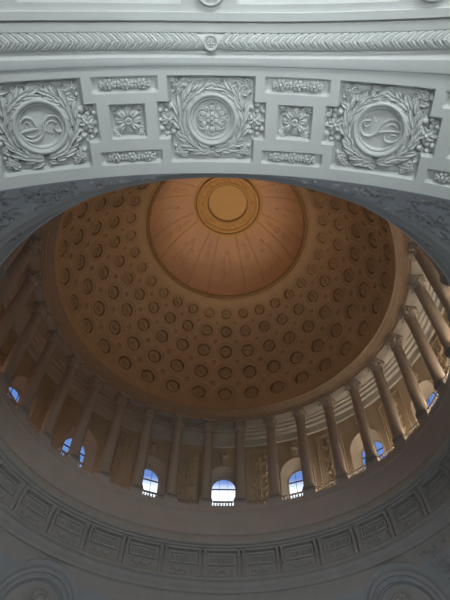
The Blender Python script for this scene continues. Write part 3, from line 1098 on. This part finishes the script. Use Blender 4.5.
def emblem_right():
    mb = MB()
    f = lambda pts: spline([((x - 220) / 6.82 * PX, (y - 247) / 6.82 * PX) for x, y in pts], 5)
    mm = lambda u, v, h: m(u, v, h + .0022)
    tube(mb, mm, f([(150, 228), (128, 240), (112, 222), (122, 200), (148, 200)]), .0026, .0032)
    tube(mb, mm, f([(150, 196), (108, 205), (90, 245), (112, 288), (160, 298), (204, 266), (228, 214), (270, 180), (325, 184), (358, 228)]), .0042, .0042)
    tube(mb, mm, f([(206, 268), (290, 254), (372, 252)]), .0030, .0034)
    tube(mb, mm, f([(372, 254), (352, 290), (310, 322), (262, 316), (250, 284)]), .0036, .0036)
    tube(mb, mm, f([(252, 232), (290, 208), (328, 226)]), .0024, .0030)
    tube(mb, mm, f([(276, 296), (300, 276), (330, 280)]), .0024, .0030)
    leaf(mb, mm, (165 - 220) / 6.82 * PX, (175 - 247) / 6.82 * PX, .9, .009, .004, .0022)
    return mb
def rosette_center():
    mb = MB()
    mm = lambda u, v, h: m(u, v, h + .0022)
    for q in range(6):
        a = q * pi / 3 + pi / 2
        oval(mb, mm, .002 * cos(a), .002 * sin(a), a, .0085, .0070, .0042)
        oval(mb, mm, .0100 * cos(a), .0100 * sin(a), a, .0105, .0088, .0040)
        oval(mb, mm, .0125 * cos(a + pi / 6), .0125 * sin(a + pi / 6), a + pi / 6, .0090, .0060, .0036)
        tube(mb, mm, arcpts(.0165 * cos(a), .0165 * sin(a), .0062, a - 2.2, a + 2.2, 14), .0018, .0034)
        for sg in (-1, 1):
            bead(mb, mm, .0215 * cos(a + sg * .38), .0215 * sin(a + sg * .38), .0016, .003)
    bead(mb, mm, 0, 0, .0028, .0058)
    return mb
names = {-1: ('left', emblem_left, 'two-looped scroll monogram'), 0: ('centre', rosette_center, 'interlaced rosette'), 1: ('right', emblem_right, 'S-shaped scroll monogram')}
shared = {}
for k in (-2, -1, 0, 1, 2):
    root = empty('wreath_medallion', (0, 0, 0))
    part(medallion_frame(), 'round_frame', M['arch'], root)
    part(medallion_disc(), 'backing_disc', M['arch'], root)
    part(wreath(3 + k), 'leaf_wreath', M['arch'], root)
    for su in (-1, 1):
        part(fruit_cluster(40 + 3 * k + su, su), 'fruit_cluster', M['arch'], root)
        for sv in (-1, 1):
            part(corner_spray(80 + 9 * k + su + 3 * sv, su, sv), 'corner_spray', M['arch'], root)
    fn = rosette_center if k % 2 == 0 else (emblem_left if k < 0 else emblem_right)
    part(fn(), 'rosette' if k % 2 == 0 else 'monogram', M['arch'], root)
    place(root, TH0 + k * PITCH, DCN)
    lab = {-1: 'leaf-wreathed round medallion with two-looped scroll monogram, left on the near arch', 0: 'leaf-wreathed round medallion with interlaced rosette in the middle of the near arch',
           1: 'leaf-wreathed round medallion with S-shaped scroll monogram, right on the near arch', -2: 'leaf-wreathed medallion cut off by the left edge of the photo', 2: 'leaf-wreathed medallion cut off by the right edge of the photo'}[k]
    tag(root, lab, 'medallion', 'wreathed medallions on the near arch')
for k in (-2, -1, 0, 1):
    root = empty('flower_panel', (0, 0, 0))
    mb = MB()
    for q in range(4):
        oval(mb, m, .004 * cos(q * pi / 2 + pi / 4), .004 * sin(q * pi / 2 + pi / 4), q * pi / 2 + pi / 4, .0165, .0125, .0105)
        oval(mb, m, .003 * cos(q * pi / 2), .003 * sin(q * pi / 2), q * pi / 2, .0165, .0120, .0085)
    part(mb, 'flower', M['arch'], root)
    for su in (-1, 1):
        for sv in (-1, 1):
            mb = MB()
            oval(mb, m, su * .0135, sv * .0135, atan2(sv, su), .0125, .0085, .008)
            bead(mb, m, su * .0205, sv * .0145, .0026, .007)
            bead(mb, m, su * .0145, sv * .0205, .0026, .007)
            leaf(mb, m, su * .013, sv * .010, atan2(sv * .3, su), .009, .007, .007)
            leaf(mb, m, su * .010, sv * .013, atan2(sv, su * .3), .009, .007, .007)
            part(mb, 'corner_leaf', M['arch'], root)
    mb = MB(); ring(mb, m, 0, 0, [(.0052, .007), (.0048, .0125), (.0034, .0130), (.0026, .0105), (.0002, .0115)], 20)
    part(mb, 'flower_eye', M['arch'], root)
    place(root, TH0 + (k + .5) * PITCH, DCN)
    where = {-2: 'at the left edge of the near arch', -1: 'between the left monogram medallion and the middle rosette medallion', 0: 'between the middle rosette medallion and the right monogram medallion', 1: 'right of the right monogram medallion, at the edge'}[k]
    tag(root, 'square carved flower panel ' + where, 'relief panel', 'square flower panels of the near arch')
    for nm, dv, wh in (('upper', -.0498, 'above'), ('lower', .0518, 'below')):
        root = empty('floral_bar', (0, 0, 0))
        for q in range(3):
            mb = MB()
            u = (q - 1) * .0235
            for t in range(6):
                oval(mb, mbar, u + .0015 * cos(t * pi / 3), .0015 * sin(t * pi / 3), t * pi / 3, .0072, .0066, .0085)
            bead(mb, mbar, u, 0, .0032, .0105)
            part(mb, 'flower', M['arch'], root)
        for q in range(3):
            u = (q - 1) * .0235
            for sg in (-1, 1):
                mb = MB()
                oval(mb, mbar, u + sg * .0058, .0006, .42 if sg > 0 else pi - .42, .0072, .0060, .0075)
                oval(mb, mbar, u + sg * .0058, -.0006, -.42 if sg > 0 else pi + .42, .0072, .0060, .0075)
                part(mb, 'leaf', M['arch'], root)
        place(root, TH0 + (k + .5) * PITCH, DCN + dv)
        tag(root, 'narrow bar of small flowers %s the square flower panel %s' % (wh, where.replace('at the left edge of the near arch', 'at the left edge').replace('right of the right monogram medallion, at the edge', 'at the right edge').replace('between the left monogram medallion and the middle rosette medallion', 'left of the middle medallion').replace('between the middle rosette medallion and the right monogram medallion', 'right of the middle medallion')), 'relief panel', 'floral bars of the near arch')

# woven guilloche band along the arch
groot = empty('braided_molding', W(0, CY, AH))
tag(groot, 'half-round braided moulding running across the near arch above the medallions', 'molding')
gb = MB()
gm = lambda s, d, h: am(s, d, h - .0035)
GC, GR = .0985, .0098
sN = 220
ss = [-radians(50) * AR + 2 * radians(50) * AR * i / sN for i in range(sN + 1)]
gb.grid([[gm(s, GC - GR * cos(t), .0075 * sin(t)) for s in ss] for t in [pi * q / 8 for q in range(9)]])
part(gb, 'half_round', M['arch'], groot, W(0, CY, AH), 60)
st = MB()
def gs(s, w, h):   # on the half round: w in [-1,1] across
    t = pi / 2 + w * 1.25
    return gm(s, GC - GR * cos(t) * (1 + h / .012), .0075 * sin(t) + h * sin(t))
Lg = .0208
x0 = TH0 * AR
nseg = 26
for sg in (-1, 1):
    for q in range(32):
        s0 = x0 + sg * (.012 + q * Lg * .5)
        for dr in (-1, 1):
            rows = []
            for i in range(9):
                t = i / 8
                w = dr * (-.10 + 1.05 * t)
                s_ = s0 + sg * (.0125 * t - .001)
                o_ = .0008 * cos(pi * t) * dr
                rows.append([gs(s_ + e * .0041, w, hh) for e, hh in ((-1, -.0006), (-.75, .0019 + o_), (-.35, .0021 + o_), (-.05, .0005), (.25, .0021 + o_), (.7, .0019 + o_), (1, -.0006))])
            st.grid(rows)
part(st, 'braid', M['arch'], groot, W(0, CY, AH))
rs = MB()
rsm = lambda u, v, h: gm(x0 + u, GC + v, .0085 + h)
ring(rs, rsm, 0, 0, [(.0105, -.004), (.0102, .0022), (.0088, .0030), (.0072, .0022), (.0066, .0005), (.0003, .001)], 28)
flower(rs, rsm, 0, 0, .0062, .0035, 6)
part(rs, 'rosette', M['arch'], groot, W(0, CY, AH))

# small medallions in the flat field behind the moulding
for k, lab in ((-1, 'small round boss at the top edge of the photo, on the left'), (0, 'small round carved boss at the top edge of the photo, above the middle medallion'), (1, 'small round boss at the top edge of the photo, on the right')):
    root = empty('round_boss', (0, 0, 0))
    mz = smap(0)
    mb = MB()
    ring(mb, mz, 0, 0, [(.0200, 0), (.0196, .005), (.0180, .007), (.0165, .006), (.0158, .002), (.0003, .002)], 40)
    part(mb, 'round_frame', M['arch'], root)
    mb = MB(); flower(mb, lambda u, v, h: mz(u, v, h + .002), 0, 0, .0135, .006, 7)
    part(mb, 'flower', M['arch'], root)
    place(root, TH0 + k * BPITCH, .0375 - bow((TH0 + k * BPITCH) * AR))
    tag(root, lab, 'boss', 'small round bosses along the arch field')

# ------------------------------------------------------------------ floor, hall walls, roof slab closing the building off
def plane(name, pts, mat, label, cat):
    mb = MB(); mb.add([W(*p) for p in pts], [tuple(range(len(pts)))])
    o = mb.build(name, mat, smooth=0)
    return tag(o, label, cat, kind='structure')
F = -ZC / S
B = 1.9
plane('floor', [(-B, -B, F), (B, -B, F), (B, B, F), (-B, B, F)], M['floor'], 'pale marble floor of the rotunda', 'floor')
for nm, p in (('wall_back', [(-B, -B, F), (B, -B, F), (B, -B, .84), (-B, -B, .84)]), ('wall_front', [(-B, B, F), (B, B, F), (B, B, .84), (-B, B, .84)]),
              ('wall_left', [(-B, -B, F), (-B, B, F), (-B, B, .84), (-B, -B, .84)]), ('wall_right', [(B, -B, F), (B, B, F), (B, B, .84), (B, -B, .84)])):
    plane(nm, p, M['hall'], 'pale stone hall wall beyond the arches', 'wall')
mb = MB()
n = 64
inner = [W(.742 * sin(2 * pi * i / n), .742 * cos(2 * pi * i / n), .84) for i in range(n)]
outer = []
for i in range(n):
    a = 2 * pi * i / n
    t = B / max(abs(sin(a)), abs(cos(a)))
    outer.append(W(t * sin(a), t * cos(a), .84))
mb.grid([inner, outer], closed_u=True)
o = mb.build('ceiling', M['hall'], smooth=0)
tag(o, 'hall ceiling around the foot of the dome', 'ceiling', kind='structure')

# ------------------------------------------------------------------ sky
w = bpy.data.worlds.new('sky'); scn.world = w; w.use_nodes = True
nt = w.node_tree
bg = nt.nodes['Background']
tc = nt.nodes.new('ShaderNodeTexCoord'); sx = nt.nodes.new('ShaderNodeSeparateXYZ')
rp = nt.nodes.new('ShaderNodeValToRGB')
nt.links.new(tc.outputs['Generated'], sx.inputs[0])
nt.links.new(sx.outputs['Z'], rp.inputs['Fac'])
nt.links.new(rp.outputs['Color'], bg.inputs['Color'])
e = rp.color_ramp.elements
e[0].position = .47; e[0].color = (.10, .11, .12, 1)
e[1].position = .577; e[1].color = (.86, .93, 1, 1)
x = rp.color_ramp.elements.new(.52); x.color = (.86, .93, 1, 1)
x = rp.color_ramp.elements.new(.592); x.color = (.11, .20, .47, 1)
x = rp.color_ramp.elements.new(.75); x.color = (.08, .16, .42, 1)
bg.inputs['Strength'].default_value = 1.5

# ------------------------------------------------------------------ lights
def light(name, kind, loc, power, color, size=.3, target=None, **kw):
    d = bpy.data.lights.new(name, kind)
    d.energy = power; d.color = color
    if kind == 'AREA':
        d.shape = 'RECTANGLE'; d.size = kw.get('sx', 2); d.size_y = kw.get('sy', 2)
        if 'spread' in kw: d.spread = kw['spread']
    else:
        d.shadow_soft_size = size
    if kind == 'SPOT':
        d.spot_size = kw.get('cone', 1.2); d.spot_blend = kw.get('blend', .6)
    o = bpy.data.objects.new(name, d); o.location = loc
    if target is not None:
        o.rotation_euler = (Vector(target) - Vector(loc)).to_track_quat('-Z', 'Y').to_euler()
    col.objects.link(o)
    return o
# daylight from the great hall window behind the camera
light('hall_window_light', 'AREA', W(.25, -1.86, .30), 3050, (.91, .968, 1.0), target=W(0, -.78, .78), sx=9, sy=7)
light('soffit_fill', 'AREA', W(.10, -1.27, -.02), 78, (.935, .985, 1.0), target=W(.06, -.92, .775), sx=8, sy=3, spread=radians(46))  # unseen fill added under the arch to brighten the near soffit
# warm uplights standing on the cornice ledge
for k in range(8):
    a = k * pi / 4 + pi / 8
    light('dome_uplight', 'SPOT', W(.62 * sin(a), .62 * cos(a), 1.02), 135, (1.0, .78, .54), .35, target=W(-.45 * sin(a), -.45 * cos(a), 1.95), cone=1.5, blend=.9)
for k in range(4):
    a = k * pi / 2
    light('crown_spot', 'SPOT', W(.62 * sin(a), .62 * cos(a), 1.02), 1750, (1.0, .76, .50), .3, target=W(-.0 * sin(a), -.0 * cos(a), 2.33), cone=.60, blend=.85)
# cove lamps behind the oculus rim
for k in range(12):
    a = k * pi / 6
    light('cove_lamp', 'POINT', W(.374 * sin(a), .374 * cos(a), Z0 + .035), 5, (1.0, .70, .42), .2)
# gallery lamps
for k in range(-10, 11):
    a = k * BAY
    if k > 1: p, c = 16 + 14.5 * min(k, 9), (1.0, .88, .70)
    elif k < -2: p, c = (17.0 if k % 2 == 0 else 9.0), (1.0, .46, .15)
    else: p, c = 1.4, (1.0, .76, .52)
    light('gallery_lamp', 'POINT', W(.745 * sin(a), .745 * cos(a), 1.112), p, c, .25)
# low daylight from the side halls
light('far_hall_window_light', 'AREA', W(0, 1.86, .25), 2500, (.66, .82, 1.0), target=W(0, -.7, .8), sx=10, sy=8)
light('left_hall_window_light', 'AREA', W(-1.86, 0, .25), 150, (.92, .93, 1.0), target=W(.7, 0, .85), sx=10, sy=8)
light('right_hall_window_light', 'AREA', W(1.86, 0, .25), 30, (.95, .95, 1.0), target=W(-.7, 0, .85), sx=10, sy=8)

# ------------------------------------------------------------------ camera
FP, TILT, ROLL, CXP, CYP, PSI, AL = 507.503, .622945, -.0050253, 8.2338, 17.4102, -.02976, -.0083
cam = bpy.data.cameras.new('camera')
co = bpy.data.objects.new('camera', cam); col.objects.link(co)
cam.sensor_fit = 'AUTO'; cam.sensor_width = 36
cam.lens = FP / 600 * 36
cam.shift_x = -CXP / 600; cam.shift_y = CYP / 600
cam.clip_end = 500
axx, axy = sin(PSI - AL), cos(PSI - AL)
hf = Vector((-sin(AL), cos(AL), 0)); hr = Vector((cos(AL), sin(AL), 0)); up = Vector((0, 0, 1))
fwd = hf * sin(TILT) + up * cos(TILT)
ui = -hf * cos(TILT) + up * sin(TILT)
ex = hr * cos(ROLL) - ui * sin(ROLL)
ey = hr * sin(ROLL) + ui * cos(ROLL)
mt = Matrix((ex, ey, -fwd)).transposed().to_4x4()
mt.translation = Vector(W(-axx, -axy, 0))
co.matrix_world = mt
scn.camera = co

scn.view_settings.view_transform = 'Standard'
scn.view_settings.look = 'None'
scn.view_settings.gamma = 1
scn.view_settings.exposure = 0.0
scn.cycles.use_denoising = True
scn.cycles.max_bounces = 6
